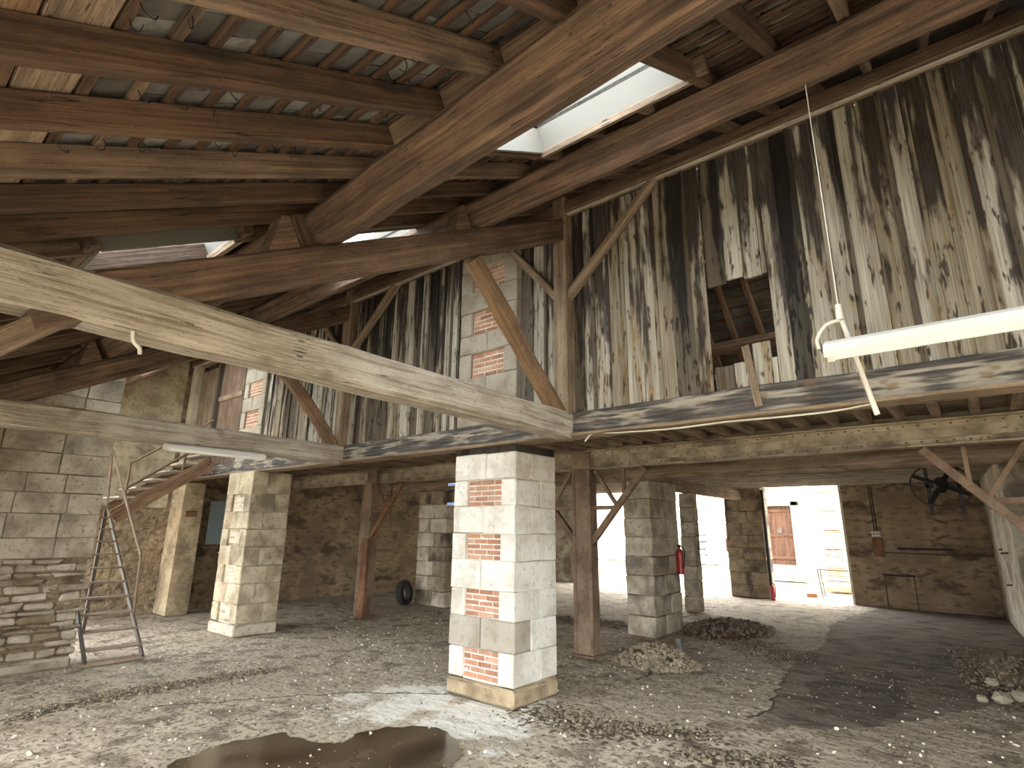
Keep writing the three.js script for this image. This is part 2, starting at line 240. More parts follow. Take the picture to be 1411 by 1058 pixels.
// skylights: x0, x1, local z from low to high; some unseen ones added for light
const SKY = [[-2.42, -1.17, -2.15, -3.78], [-6.1, -4.5, -3.2, -4.75], [-5.65, -4.3, -0.95, -1.9], [-13.4, -11.6, -3.3, -5.2], [0.7, 2.2, -2.1, -3.7], [-9.9, -8.9, -2.1, -3.6], [-1.6, 0.8, -7.2, -8.4]];  // attic and right-end ones are unseen, put in to brighten the inside
const hit = (x0, x1, z0, z1) => SKY.some(([a, b, c, d]) => x1 > a && x0 < b && z1 > d && z0 < c);
{
  const zEave = 1.05, zTop = -8.72;
  let ri = 0;
  for (let x = -15.4; x < 4; x += 0.46) {
    const rx = Math.round((x + 15.4) / 0.46) * 0.46 - 15.39, cut = SKY.find(([a, b]) => rx > a - 0.03 && rx < b + 0.03), mt = [m.roof, m.roofB, m.roofC][ri++ % 3];
    const parts = cut ? [[zEave, cut[2] + 0.02], [cut[3] - 0.02, zTop]] : [[zEave, zTop]];
    for (const [za, zb] of parts) { const r = timber('rafter', [rx, 0.065, za], [rx, 0.065, zb], 0.075, 0.13, mt, roof, { seg: 10, wob: 0.01, c: 0.006 }); }
  }
  for (const [a, b, c, d] of SKY) for (const z of [c + 0.06, d - 0.06]) timber('trimmer', [a - 0.15, 0.065, z], [b + 0.15, 0.065, z], 0.07, 0.12, m.roof, roof, { seg: 3, c: 0.005 });
  const bg = [0, 1, 2].map(() => [4.66, 2.9].map((L) => timberGeo(L, 0.044, 0.026, { seg: 6, wob: 0.006, c: 0.004 })));
  const xs = [-15.6, -12.9, -8.25, -3.6, 1.06, 4.1];
  let bi = 0;
  for (let z = -0.44; z > -6.9; z -= 0.167) for (let k = 0; k < 5; k++) {
    const cuts = SKY.filter(([a, b, c, d]) => z < c + 0.03 && z > d - 0.03 && b > xs[k] && a < xs[k + 1]).sort((p, q) => p[0] - q[0]);
    let x0 = xs[k]; const spans = []; for (const s of cuts) { spans.push([x0, s[0]]); x0 = s[1]; } spans.push([x0, xs[k + 1]]);
    for (const [p, q] of spans) if (q - p > 0.05) { const b = M('batten', bg[bi++ % 3][0], [m.roof, m.roofB, m.roofC][(bi * 7) % 3], roof, [(p + q) / 2, 0.144 + rr(-0.003, 0.003), z + rr(-0.012, 0.012)]); b.scale.x = (q - p) / 4.66; b.rotation.y = rr(-0.004, 0.004); }
  }
  // wide eaves boards
  for (let k = 0; k < 5; k++) for (let z = -0.4, i = 0; z < 1.0; z += 0.2, i++) { const w = 0.188; const b = M('eaves_board', block(xs[k + 1] - xs[k] - 0.01, 0.02, w, 0.003), [m.midRed, m.mid][(i + k) % 2], roof, [(xs[k] + xs[k + 1]) / 2, 0.142, z + w / 2]); b.userData.label = 'wide tan eaves board'; }
  // tiles
  const tg = [0, 1, 2, 3].map(() => block(0.2, 0.012, 0.34, 0.004, 0.004)), place = [], far = [];
  for (let z = -0.46, r = 0; z > -6.6; z -= 0.167, r++) for (let x = -8.2 + (r % 2) * 0.104; x < 2.4; x += 0.208) {
    if (hit(x - 0.1, x + 0.1, z - 0.16, z + 0.12)) continue;
    const near = x > -3.5 && x < -0.6 && z > -2.05; (near && place.length < 290 ? place : far).push([x + rr(-0.006, 0.006), 0.172 + rr(-0.004, 0.004), z + rr(-0.02, 0.02), rr(-0.03, 0.03)]);
  }
  place.forEach(([x, y, z, t], i) => { const b = M('tile', tg[i % 4], m.tile[(i * 5 + (i >> 3)) % 3], roof, [x, y, z]); b.rotation.set(0.06, t, 0); });
  const im = new THREE.InstancedMesh(tg[0], m.tile[0], far.length), o = new THREE.Object3D(), col = new THREE.Color();
  far.forEach(([x, y, z, t], i) => { o.position.set(x, y, z); o.rotation.set(0.06, t, 0); o.updateMatrix(); im.setMatrixAt(i, o.matrix); const g = rr(0.55, 1); im.setColorAt(i, col.setRGB(g, g, g * rr(0.92, 1))); });
  im.name = 'tiles'; im.userData.kind = 'stuff'; im.castShadow = im.receiveShadow = true; roof.add(im);
  // added sheet that keeps daylight from leaking past the tiles, open at the skylights
  const s = new THREE.Shape([[-15.9, -1.1], [4.3, -1.1], [4.3, 8.72], [-15.9, 8.72]].map((p) => new THREE.Vector2(...p)));
  for (const [a, b, c, d] of SKY) s.holes.push(new THREE.Path([[a, -c], [b, -c], [b, -d], [a, -d]].map((p) => new THREE.Vector2(...p))));
  const cg = new THREE.ExtrudeGeometry(s, { depth: 0.03, bevelEnabled: false }); cg.rotateX(-Math.PI / 2); M('roof_cover', metreUV(cg), m.deck, roof, [0, 0.21, 0]);
  // skylights
  SKY.forEach(([a, b, c, d], i) => {
    const w = G('window_' + (i + 1), [0, RU0, 0]); w.rotation.x = TH; tag(w, 'roof window with timber lining and clear panes, in a set with unseen ones added for light', null, null, 'structure');
    M('lining', box(a - 0.03, a, 0.0, 0.33, d, c), m.lining, w); M('lining', box(b, b + 0.03, 0.0, 0.33, d, c), m.lining, w); M('lining', box(a - 0.03, b + 0.03, 0.0, 0.33, d - 0.03, d), m.lining, w); M('lining', box(a - 0.03, b + 0.03, 0.0, 0.33, c, c + 0.03), m.lining, w);
    M('bottom_trim', box(a - 0.03, b + 0.03, -0.03, 0.02, d - 0.05, d + 0.02), m.mid, w);
    const n = 2; for (let k = 1; k < n; k++) M('glazing_bar', box(a, b, 0.28, 0.33, mix(c, d, k / n) - 0.015, mix(c, d, k / n) + 0.015), m.iron, w);
    for (let k = 0; k < n; k++) M('pane', new THREE.BoxGeometry(b - a, 0.004, (c - d) / n - 0.03), m.glass, w, [(a + b) / 2, 0.31, mix(c, d, (k + 0.5) / n)]);
  });
}
// attic roof behind the board wall
{
  const ridge = [RU(-7.66), -7.66];
  const att = G('ceiling_attic', [0, ridge[0] + 0.1, ridge[1]]); att.rotation.x = -Math.PI / 4; tag(att, 'red-brown underside of the attic roof seen through the hole', null, null, 'structure');
  const L = 5.4; for (let x = -7; x < 3.5; x += 0.45) timber('rafter', [x, 0, 0], [x, 0, -L], 0.09, 0.12, m.midRed, att, { seg: 3, c: 0.005 });
  for (let z = -0.1; z > -L; z -= 0.19) M('batten', box(-8, 4, 0.062, 0.088, z - 0.02, z + 0.02), m.midRed, att);
  M('roof_cover', box(-15.9, 4.3, 0.1, 0.16, -L, 0.15), m.tile[0], att);
  for (const z of [-1.6, -3.2]) timber('purlin', [-15.5, -0.15, z], [4, -0.15, z], 0.18, 0.2, m.midRed, att);
}
// ------------------------------------------------------------------ trusses and purlins
function truss(x, label, o = {}) {
  const g = G('roof_truss', [x, 0, 0]); tag(g, label, 'roof truss');
  const t = timber('tie_beam', [0, 3.21, 0.8], [0, 3.19, -5.42], 0.26, 0.3, m.tie, g, { wob: 0.02, c: 0.03 }); t.userData.label = 'pale grey hewn tie beam';
  const yc = (z) => 3.38 - SL * (z + 0.71) - 0.155;
  timber('principal_rafter', [0, yc(-0.45), -0.45], [0, yc(-5.4), -5.4], 0.2, 0.27, m.purlin, g, { wob: 0.014, c: 0.02 });
  if (o.strut) timber('strut', [0, 3.3, -5.3], [0, 4.72, -3.78], 0.15, 0.19, m.midRed, g, { wob: 0.03, bow: o.bow || 0, c: 0.03 });
  timber('knee_brace', [0, 3.1, -0.62], [0, 2.15, 0.35], 0.12, 0.12, m.mid, g);
  for (const [zz, w] of [[-1.86, 0.22], [-3.66, 0.22]]) { // cleats that stop the purlins sliding
    const s = new THREE.Shape([[0, 0], [0.26, 0], [0.26, 0.24], [0.2, 0.24]].map((p) => new THREE.Vector2(...p))); const c = new THREE.ExtrudeGeometry(s, { depth: 0.16, bevelEnabled: false }); c.translate(-0.26, 0, -0.08); metreUV(c);
    const k = M('cleat', c, m.purlin, g, [0, 3.38 - SL * (zz + 0.71), zz]); k.rotation.order = 'YXZ'; k.rotation.y = Math.PI / 2; k.rotation.z = TH;
  }
  return g;
}
truss(-3.68, 'long roof truss whose strut stands on the post beside the white pillar', { strut: true });
truss(-8.33, 'farther roof truss with a curved strut and a tube lamp under its tie beam', { strut: true, bow: 0.12 });
truss(1.06, 'roof truss above the hanging strip lamp, at the right end', {});
function purlin(label, x0, x1, za, zb, w, h) { // lies square to the slope on the principal rafters
  const yt = (z) => 3.38 - SL * (z + 0.71) + h / 2 * COS, zz = (z) => z + h / 2 * Math.sin(TH);
  tag(timber('roof_purlin', [x0, yt(za), zz(za)], [x1, yt(zb), zz(zb)], w, h, m.purlin, null, { up: [0, COS, Math.sin(TH)], wob: 0.02, c: 0.03 }), label, 'beam', 'roof purlins');
}
purlin('massive dark brown roof purlin on the low side of the big skylight', -3.72, 3.9, -2.15, -1.37, 0.25, 0.28);
purlin('dark brown low roof purlin in the bay between the two trusses', -15.4, -3.72, -2.0, -2.05, 0.25, 0.28);
purlin('massive brown roof purlin between the skylight and the board wall', -15.4, 3.9, -3.9, -3.86, 0.24, 0.28);

// ------------------------------------------------------------------ board wall above
const WZ = -5.45;
const wall = G('wall_upper', [0, 0, 0]); tag(wall, 'mould-streaked vertical board wall above the ground-floor opening', null, null, 'structure');
{
  const HOLE = [-1.87, -1.27, 3.7, 4.5], top = 6.15;
  const skip = [[-5.56, -4.42], [-16, -11.25]];
  let x = -11.22, i = 0;
  while (x < 3.9) {
    let w = rr(0.15, 0.23); if (x > -2.2) w = rr(0.17, 0.22);
    const inPil = skip.find(([a, b]) => x + w > a && x < b); if (inPil) { if (inPil[0] - x > 0.03) w = inPil[0] - x; else { x = inPil[1] + 0.003; continue; } }
    const u0 = rr(0, 8), r = rnd(); let mt = r < 0.5 ? m.board : r < 0.75 ? m.boardB : m.boardC; if (x > -1.3 && x < -0.95) mt = m.boardDark; if (x > -0.9) mt = r < 0.7 ? m.board : m.boardB;
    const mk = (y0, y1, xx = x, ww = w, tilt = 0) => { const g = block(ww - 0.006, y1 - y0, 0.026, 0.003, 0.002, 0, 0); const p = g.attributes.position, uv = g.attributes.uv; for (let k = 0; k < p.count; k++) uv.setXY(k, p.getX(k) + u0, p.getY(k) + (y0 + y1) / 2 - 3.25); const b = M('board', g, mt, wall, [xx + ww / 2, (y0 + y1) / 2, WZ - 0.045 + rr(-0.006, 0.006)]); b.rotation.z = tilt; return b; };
    const a = Math.max(x, HOLE[0]), b = Math.min(x + w, HOLE[1]);
    if (b - a > 0.01) { // at the hole: board above, broken stump below, slivers beside
      if (a - x > 0.02) mk(3.3, top, x, a - x); if (x + w - b > 0.02) mk(3.3, top, b, x + w - b);
      mk(HOLE[3] + rr(-0.02, 0.02), top, a, b - a); mk(3.3, HOLE[2] + rr(-0.1, 0.1), a, b - a, rr(-0.01, 0.01));
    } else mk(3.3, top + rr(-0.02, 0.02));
    if (i % 2 === 0 || rnd() < 0.35) { const cx = x + w; if (!(cx > HOLE[0] - 0.02 && cx < HOLE[1] + 0.02)) { const g = block(0.045, top - 3.32, 0.02, 0.003, 0.001, 0, 0); const uv = g.attributes.uv, p = g.attributes.position, u1 = rr(0, 8); for (let k = 0; k < p.count; k++) uv.setXY(k, p.getX(k) + u1, p.getY(k) + 1.5); M('cover_strip', g, rnd() < 0.5 ? m.boardC : m.boardB, wall, [cx, (top + 3.32) / 2, WZ - 0.02]); } }
    x += w; i++;
  }
  // a plank end hanging out of the hole
  const hp = M('loose_plank', block(0.07, 0.62, 0.02, 0.004, 0.004), m.mid, wall, [-1.5, 3.45, WZ + 0.03]); hp.rotation.z = 0.12;
  const timberN = (n, a, b, w, h, mt, o) => timber(n, a, b, w, h, mt, wall, o);
  timberN('sill_beam', [-15.2, 3.22, WZ - 0.1], [3.9, 3.215, WZ - 0.1], 0.22, 0.28, m.sill, { wob: 0.012 });
  timberN('sill_ledge', [-15.2, 3.075, WZ - 0.06], [3.9, 3.07, WZ - 0.06], 0.3, 0.035, m.mid, { wob: 0.006 });
  timberN('wall_plate', [-15.2, 6.06, WZ + 0.02], [3.9, 6.06, WZ + 0.02], 0.2, 0.16, m.purlin, { wob: 0.01 }); timberN('plate_strip', [-15.2, 5.965, WZ + 0.07], [3.9, 5.965, WZ + 0.07], 0.06, 0.03, m.tie, { wob: 0.004 });
  for (const x of [-3.66, -8.3, 1.06]) timberN('wall_post', [x, 3.08, WZ + 0.02], [x, 6.2, WZ + 0.02], 0.2, 0.22, m.mid, { up: [0, 0, 1] });
  const br = (a, b) => timberN('wall_brace', [a[0], a[1], WZ + 0.04], [b[0], b[1], WZ + 0.04], 0.1, 0.12, m.mid, { up: [0, 0, 1] });
  br([-3.6, 4.8], [-2.36, 5.98]); br([-3.74, 4.85], [-4.66, 5.92]); br([-8.2, 4.98], [-7.0, 6.02]); br([-8.42, 5.0], [-9.4, 5.98]);
  // doorway to the mezzanine, left end
  M('door_jamb', box(-15.25, -14.95, 3.36, 6.1, WZ - 0.1, WZ + 0.05), m.white2, wall); M('door_panel', box(-14.93, -13.72, 3.36, 5.8, WZ - 0.12, WZ - 0.08), m.mid, wall); M('door_jamb', box(-13.76, -13.66, 3.36, 6.1, WZ - 0.1, WZ + 0.03), m.iron, wall);
  for (let k = 0; k < 5; k++) M('door_plank', box(-13.62 + k * 0.24, -13.39 + k * 0.24, 3.36, 6.0, WZ - 0.08, WZ - 0.05), m.roof, wall); M('door_ledge', box(-13.62, -12.45, 4.85, 4.97, WZ - 0.05, WZ - 0.02), m.mid, wall); M('door_head', box(-15.25, -12.3, 5.95, 6.2, WZ - 0.12, WZ + 0.03), m.mid, wall);
}

// ------------------------------------------------------------------ masonry pillars
function brickPanel(g, x0, x1, y0, y1, z, tint = 0, rows = 5) { // recessed brickwork, faces +z
  const h = (y1 - y0) / rows; M('mortar_bed', box(x0 - 0.02, x1 + 0.02, y0 - 0.02, y1 + 0.02, z - 0.06, z - 0.004), tint ? m.white2 : m.white, g);
  for (let r = 0; r < rows; r++) { let x = x0 + (r % 2 ? -0.115 : 0); while (x < x1 - 0.02) { const a = Math.max(x, x0) + 0.006, b = Math.min(x + 0.23, x1) - 0.006; if (b - a > 0.03) M('brick', block(b - a, h - 0.016, 0.05, 0.003, 0.002), tint ? (rnd() < 0.7 ? m.white2 : m.dirtyPale) : m.brick[Math.floor(rnd() * 4)], g, [(a + b) / 2, y0 + (r + 0.5) * h, z - 0.025 + rr(-0.003, 0.003)]); x += 0.23; } }
}
// x0..x1 front, zf front face, zb back; panel rows as [y0, y1]
function pillar(label, x0, x1, zf, zb, panels, yTop, o = {}) {
  const g = G('stone_pillar', [0, 0, 0]); tag(g, label, 'pillar');
  const cx = (x0 + x1) / 2, zm = (zf + zb) / 2, main = o.mats || [m.white]; const pick = () => main[Math.floor(rnd() * main.length)];
  M('core', box(x0 + 0.02, x1 - 0.02, o.y0 || 0, yTop, zb + 0.02, zf - 0.075), m.mortar, g);
  const st = (a, b, c, d, e, f, mt = pick(), ch = 0.012) => M('stone_block', box(a + 0.0015, b - 0.0015, c + 0.0015, d - 0.0015, e + 0.0015, f - 0.0015, ch * rr(0.3, 1.6), 0.006), mt, g);
  let y = o.y0 || 0; if (!o.y0) { st(x0 - 0.02, x1 + 0.015, 0, 0.2, zb - 0.01, zf + 0.02, o.base || m.base, 0.02); y = 0.2; }
  const rows = []; for (const [a, b] of panels) { if (a - y > 0.02) rows.push([y, a, 0]); rows.push([a, b, 1]); y = b; } if (yTop - y > 0.05) { const n = Math.max(1, Math.round((yTop - y) / 0.4)); for (let k = 0; k < n; k++) rows.push([y + (yTop - y) * k / n, y + (yTop - y) * (k + 1) / n, 0]); }
  const p0 = cx - (o.pw || 0.3), p1 = cx + (o.pw || 0.3);
  rows.forEach(([a, b, pan], i) => {
    const zs = i % 2 ? zm + 0.1 : zm - 0.1, grime = o.grime && o.grime(a, b);
    if (pan) { for (const [u, v] of [[x0, p0], [p1, x1]]) { st(u, v, a, b, zs, zf); st(u, v, a, b, zb, zs); } brickPanel(g, p0, p1, a, b, zf - 0.045, o.tint); st(p0, p1, a, b, zb, zb + 0.2); }
    else { const k = o.whole && rnd() < 0.4 ? null : cx + rr(-0.04, 0.04); const sp = k ? [[x0, k], [k, x1]] : [[x0, x1]]; for (const [u, v] of sp) { st(u, v, a, b, zs, zf, grime || pick()); st(u, v, a, b, zb, zs); } }
  });
  return g;
}
const lower = [[0.22, 0.57], [0.93, 1.26], [1.61, 1.94], [2.28, 2.62]];
const p1 = pillar('white-painted stone pillar with four brick panels, under the board wall', -5.53, -4.45, WZ, -6.33, lower, 2.97, { grime: (a) => a > 0.5 && a < 0.6 ? m.whiteGrey : null });
for (let k = 0; k < 4; k++) M('tarred_cap', box(-5.53 + k * 0.27, -5.265 + k * 0.27, 2.97, 3.06, -6.3, WZ, 0.006, 0.003), m.tarred, p1);
pillar('grey stone pier with brick panels set in the board wall above the white pillar', -5.53, -4.45, WZ, -5.9, [[4.05, 4.41], [4.7, 5.05], [5.36, 5.71]], 6.1, { y0: 3.36, mats: [m.whiteGrey] });
pillar('dirty whitewashed stone pillar with small brick niches beside the stairs', -12.05, -11.0, -5.28, -6.1, lower, 3.06, { tint: 1, pw: 0.26, mats: [m.dirtyPale], base: m.dirty });
pillar('slim stone pier with brick panels beside the plank door upstairs', -12.3, -11.3, WZ, -5.9, [[4.05, 4.41], [4.72, 5.06], [5.4, 5.72]], 6.1, { y0: 3.36, mats: [m.whiteGrey] });
function plainPillar(label, x0, x1, z0, z1, y1, mats, rowsH = 0.36) {
  const g = G('stone_pillar'); tag(g, label, 'pillar'); const n = Math.round(y1 / rowsH); M('core', box(x0 + 0.02, x1 - 0.02, 0, y1, z0 + 0.02, z1 - 0.02), m.mortarDark, g);
  for (let r = 0; r < n; r++) { const a = y1 * r / n, b = y1 * (r + 1) / n, k = mix(z0, z1, r % 2 ? 0.4 : 0.6), kx = mix(x0, x1, r % 2 ? 0.42 : 0.58); for (const [u, v] of x1 - x0 > 0.7 ? [[x0, kx], [kx, x1]] : [[x0, x1]]) for (const [e, f] of [[z0, k], [k, z1]]) M('stone_block', box(u + 0.003, v - 0.003, a + 0.003, b - 0.003, e + 0.003, f - 0.003, 0.018, 0.012), mats[Math.floor(rnd() * mats.length)], g); }
  return g;
}
plainPillar('dark stone pillar behind the braced post and rubble heap', -5.78, -5.16, -11.95, -10.65, 3.0, [m.dirty]);
plainPillar('dark stone pillar with a tyre leaning at its foot', -12.3, -11.15, -11.9, -10.75, 3.0, [m.dark, m.dirty]);
plainPillar('black-stained stone pillar between the two bright rear openings', -6.6, -5.4, -19.75, -19.1, 3.4, [m.dark]);
plainPillar('narrow pale concrete post behind the red extinguisher', -6.25, -5.88, -15.0, -14.6, 2.98, [m.dirty, m.rubble]);

// ------------------------------------------------------------------ other walls
{
  // stone wall on the left
  const w = G('wall_left'); tag(w, 'left stone wall, squared blocks above and ragged rubble below', null, null, 'structure');
  M('wall_core', (() => { const g = polyWall([[-2.72, 0], [0.95, 0], [0.95, RU(0.95) + 0.1], [-2.72, RU(-2.72) + 0.1]], 0.5); g.translate(-10.64, 0, 0); return g; })(), m.mortarDark, w);
  let y = 0.16; M('wall_footing', box(-10.75, -10.5, 0, 0.15, -2.72, 0.9, 0.03, 0.01), m.rubble, w);
  while (y < 4.6) {
    const rough = y < 1.5, h = rough ? rr(0.06, 0.13) : rr(0.27, 0.36); let z = -2.76 + (rough ? rr(-0.08, 0.08) : 0);
    while (z < 0.9) { const L = rough ? rr(0.16, 0.45) : rr(0.4, 0.75), z1 = Math.min(z + L, 0.95); if (y + h < RU(z) - 0.02) { const out = rough ? rr(-0.05, 0.045) : rr(-0.008, 0.012); M('stone', box(-10.72, -10.6 + out, y + 0.004, y + h - (rough ? 0.012 : 0.005), z + 0.004, z1 - 0.006, rough ? 0.022 : 0.006, rough ? 0.018 : 0.004), rough && rnd() < 0.4 ? m.rubble2 : m.rubble, w); } z = z1; }
    y += h;
  }
  const ww = polyWall([[-2.6, 0], [-2.6, RU(-2.6) + 0.1], [-7.7, RU(-7.7) + 0.1], [-11.5, 3.7], [-19.8, 3.6], [-19.8, 0]], 0.35); ww.translate(-15.3, 0, 0); const wf = M('wall_far_left', ww, m.plasterRough); tag(wf, 'rubble and plaster wall behind the stairs', null, null, 'structure');
  // white upper part of that wall and the cream pilaster
  M('wall_whitewash', box(-15.31, -15.27, 2.4, 6.1, -5.3, -2.7), m.dirtyPale, wf); const pl = M('pilaster', box(-15.3, -14.6, 0, 3.0, -5.88, -5.38, 0.02, 0.01), stone(T.dirtyStone, 0xfff4e2), wf); M('wooden_plate', box(-14.6, -14.57, 2.2, 2.34, -5.75, -5.5), m.doorWood, wf);
  const cs = [box(-0.02, 0.006, 1.55, 2.6, -0.02, 0.86)]; for (let k = 0; k < 14; k++) cs.push(box(0, 0.02, 1.55, 2.6, k * 0.06, k * 0.06 + 0.034, 0.006)); const cm = M('corrugated_sheet', mergeGeometries(cs), m.zinc, null, [-14.95, 0, -7.05]); tag(cm, 'blue-grey corrugated sheet on the wall behind the dirty pillar', 'metal sheet');
  // rear wall
  const rw = G('wall_back'); tag(rw, 'stained plaster rear wall with openings to the yard', null, null, 'structure');
  M('wall_panel', box(-3.18, 4, 0, 3.6, -19.75, -19.4), m.plaster, rw); M('wall_panel', box(-15.4, -12.45, 0, 3.6, -19.75, -19.4), m.dirty, rw); M('door_frame', box(-14.4, -14.2, 0, 2.9, -19.4, -19.25), m.doorWood, rw); M('lintel', box(-12.45, -3.18, 3.42, 3.6, -19.75, -19.4), m.mid, rw);
  const edge = M('reveal', box(-3.24, -3.17, 0, 3.42, -19.76, -19.38, 0.01), m.white2, rw);
  // right wall stub, slightly out of square
  const rs = polyWall([[-19.4, 0], [-14.0, 0], [-14.0, 3.4], [-19.4, 3.4]], 0.4); const rwall = M('wall_right', rs, m.dirty, null, [1.6, 0, 0]); rwall.position.set(0.57 + 0.4, 0, 0); tag(rwall, 'pale scarred masonry wall stub at the rear right', null, null, 'structure'); rwall.rotation.y = 0.055; rwall.position.x = 1.55;
  // enclosure outside the frame; its openings are invented to let daylight in
  const ge = polyWall([[0.95, 0], [0.95, RU(0.95) + 0.1], [-7.66, RU(-7.66) + 0.1], [-11.5, 3.7], [-19.8, 3.6], [-19.8, 0]], 0.3, [[[-1.2, 0.02], [-1.2, 2.7], [-4.2, 2.7], [-4.2, 0.02]], [[-6.6, 3.9], [-6.6, 5.6], [-8.6, 5.6], [-8.6, 3.9]]]); ge.translate(4.3, 0, 0); tag(M('wall_end', ge, m.rubble), 'end wall of the shed, out of view, with openings added for daylight', null, null, 'structure');
  const fr = G('wall_front'); tag(fr, 'outer wall out of view, its entrance and window openings added for daylight', null, null, 'structure');
  for (const [a, b, c, d] of [[-10.7, -9.2, 0, 2.95], [-9.2, -8.4, 0, 2.95], [-8.4, -5.6, 0, 0.8], [-8.4, -5.6, 2.6, 2.95], [-5.6, -2.8, 0, 2.95], [2.4, 4, 0, 2.95]]) M('wall_panel', box(a, b, c, d, 0.6, 0.95), m.rubble, fr);
  M('lintel', box(-2.8, 2.4, 2.7, 2.95, 0.6, 0.95), m.mid, fr);
}

// ------------------------------------------------------------------ mezzanine floor and its beams
{
  const c = G('ceiling_lower'); tag(c, 'timber joists and boards of the mezzanine floor', null, null, 'structure');
  M('floor_boards', box(-15.3, 4, 3.5, 3.56, -19.7, WZ - 0.12), m.mid, c);
  for (let x = -15; x < 3.8; x += 0.36) timber('joist', [x, 3.435, WZ - 0.1], [x, 3.435, -8.4], 0.1, 0.13, m.mid, c, { seg: 3, c: 0.006 });
  for (let z = -8.9; z > -19.3; z -= 0.42) if (Math.abs(z + 10.8) > 0.2) timber('joist', [-15.2, 3.43, z], [3.9, 3.43, z], 0.1, 0.13, m.tie, c, { seg: 8, c: 0.006 });
  const ib = (name, label, z, y0, y1, wd) => { const g = G(name); tag(g, label, 'beam'); M('top_flange', box(-15.2, 3.9, y1 - 0.025, y1, z - wd / 2, z + wd / 2), m.steel, g); M('bottom_flange', box(-15.2, 3.9, y0, y0 + 0.025, z - wd / 2, z + wd / 2), m.steel, g); M('web', box(-15.2, 3.9, y0 + 0.02, y1 - 0.02, z - 0.012, z + 0.012), m.steel, g);
    for (const [ya, yb] of [[y1 - 0.1, y1 - 0.025], [y0 + 0.025, y0 + 0.1]]) M('angle_iron', box(-15.2, 3.9, ya, yb, z + 0.012, z + 0.026), m.steel, g);
    for (const x of [-11.35, -5.35, 0.75]) M('splice_plate', box(x - 0.19, x + 0.19, y0, y1 - 0.03, z + 0.1, z + 0.13), m.rust, g);
    const rv = []; for (let x = -15; x < 3.8; x += 0.16) for (const y of [y1 - 0.06, y0 + 0.06]) { const s = new THREE.SphereGeometry(0.013, 6, 4); s.translate(x, y, z + 0.028); rv.push(s); } const rm = M('rivets', mergeGeometries(rv), m.rust, g); rm.userData.kind = 'stuff'; return g; };
  ib('riveted_girder', 'riveted steel girder carried by the braced posts', -8.5, 3.035, 3.362, 0.2);
  tag(timber('timber_beam', [-15.2, 3.15, -10.8], [3.9, 3.15, -10.8], 0.28, 0.3, m.mid, null, { wob: 0.015 }), 'old timber beam over the dark stone pillars', 'beam');
  tag(timber('timber_beam', [-6.06, 3.14, -12.0], [-6.06, 3.14, -19.2], 0.24, 0.3, m.mid, null, { wob: 0.015 }), 'timber beam running from the dark pillar back to the yard opening', 'beam');
}
function bracedPost(label, x, z, sides) {
  const g = G('braced_post', [x, 0, z]); tag(g, label, 'post');
  M('box_column', box(-0.17, 0.17, 0, 3.03, -0.12, 0.12, 0.006), m.rust, g); for (const s of [-1, 1]) M('flange_plate', box(s * 0.155 - 0.03, s * 0.155 + 0.03, 0, 3.03, 0.1, 0.135), m.rust, g); M('base_plate', box(-0.22, 0.22, 0, 0.03, -0.2, 0.2), m.rust, g);
  const rv = []; for (let y = 0.2; y < 3.0; y += 0.17) for (const s of [-1, 1]) { const q = new THREE.SphereGeometry(0.012, 6, 4); q.translate(s * 0.155, y, 0.137); rv.push(q); } M('rivets', mergeGeometries(rv), m.rust, g).userData.kind = 'stuff';
  for (const s of sides) { const bm = label.includes('orange') ? m.rustOrange : m.rust; timber('brace', [s * 0.15, 1.78, 0.05], [s * 1.2, 3.0, 0.05], 0.1, 0.09, bm, g, { wob: 0, c: 0.004, up: [0, 0, 1] }); timber('brace_tie', [s * 0.16, 2.37, 0.05], [s * 0.66, 2.37, 0.05], 0.07, 0.07, bm, g, { wob: 0, c: 0.004 }); timber('brace_web', [s * 0.66, 2.4, 0.05], [s * 0.25, 3.0, 0.05], 0.06, 0.06, bm, g, { wob: 0, c: 0.004, up: [0, 0, 1] }); timber('brace_web', [s * 0.8, 2.55, 0.05], [s * 0.8, 3.0, 0.05], 0.05, 0.05, bm, g, { wob: 0, c: 0.004, up: [0, 0, 1] }); }
  return g;
}
bracedPost('riveted brown steel post with two diagonal braces, right of the white pillar', -5.35, -8.5, [-1, 1]);
const bp2 = bracedPost('rusty steel post with an orange brace, left of the white pillar', -11.35, -8.4, [1]); M('channel', box(0.02, 0.24, 0, 1.75, 0.13, 0.2), m.rustOrange, bp2);
bracedPost('riveted steel post with a brace, under the strip lamp at the right', 0.75, -8.5, [-1]);

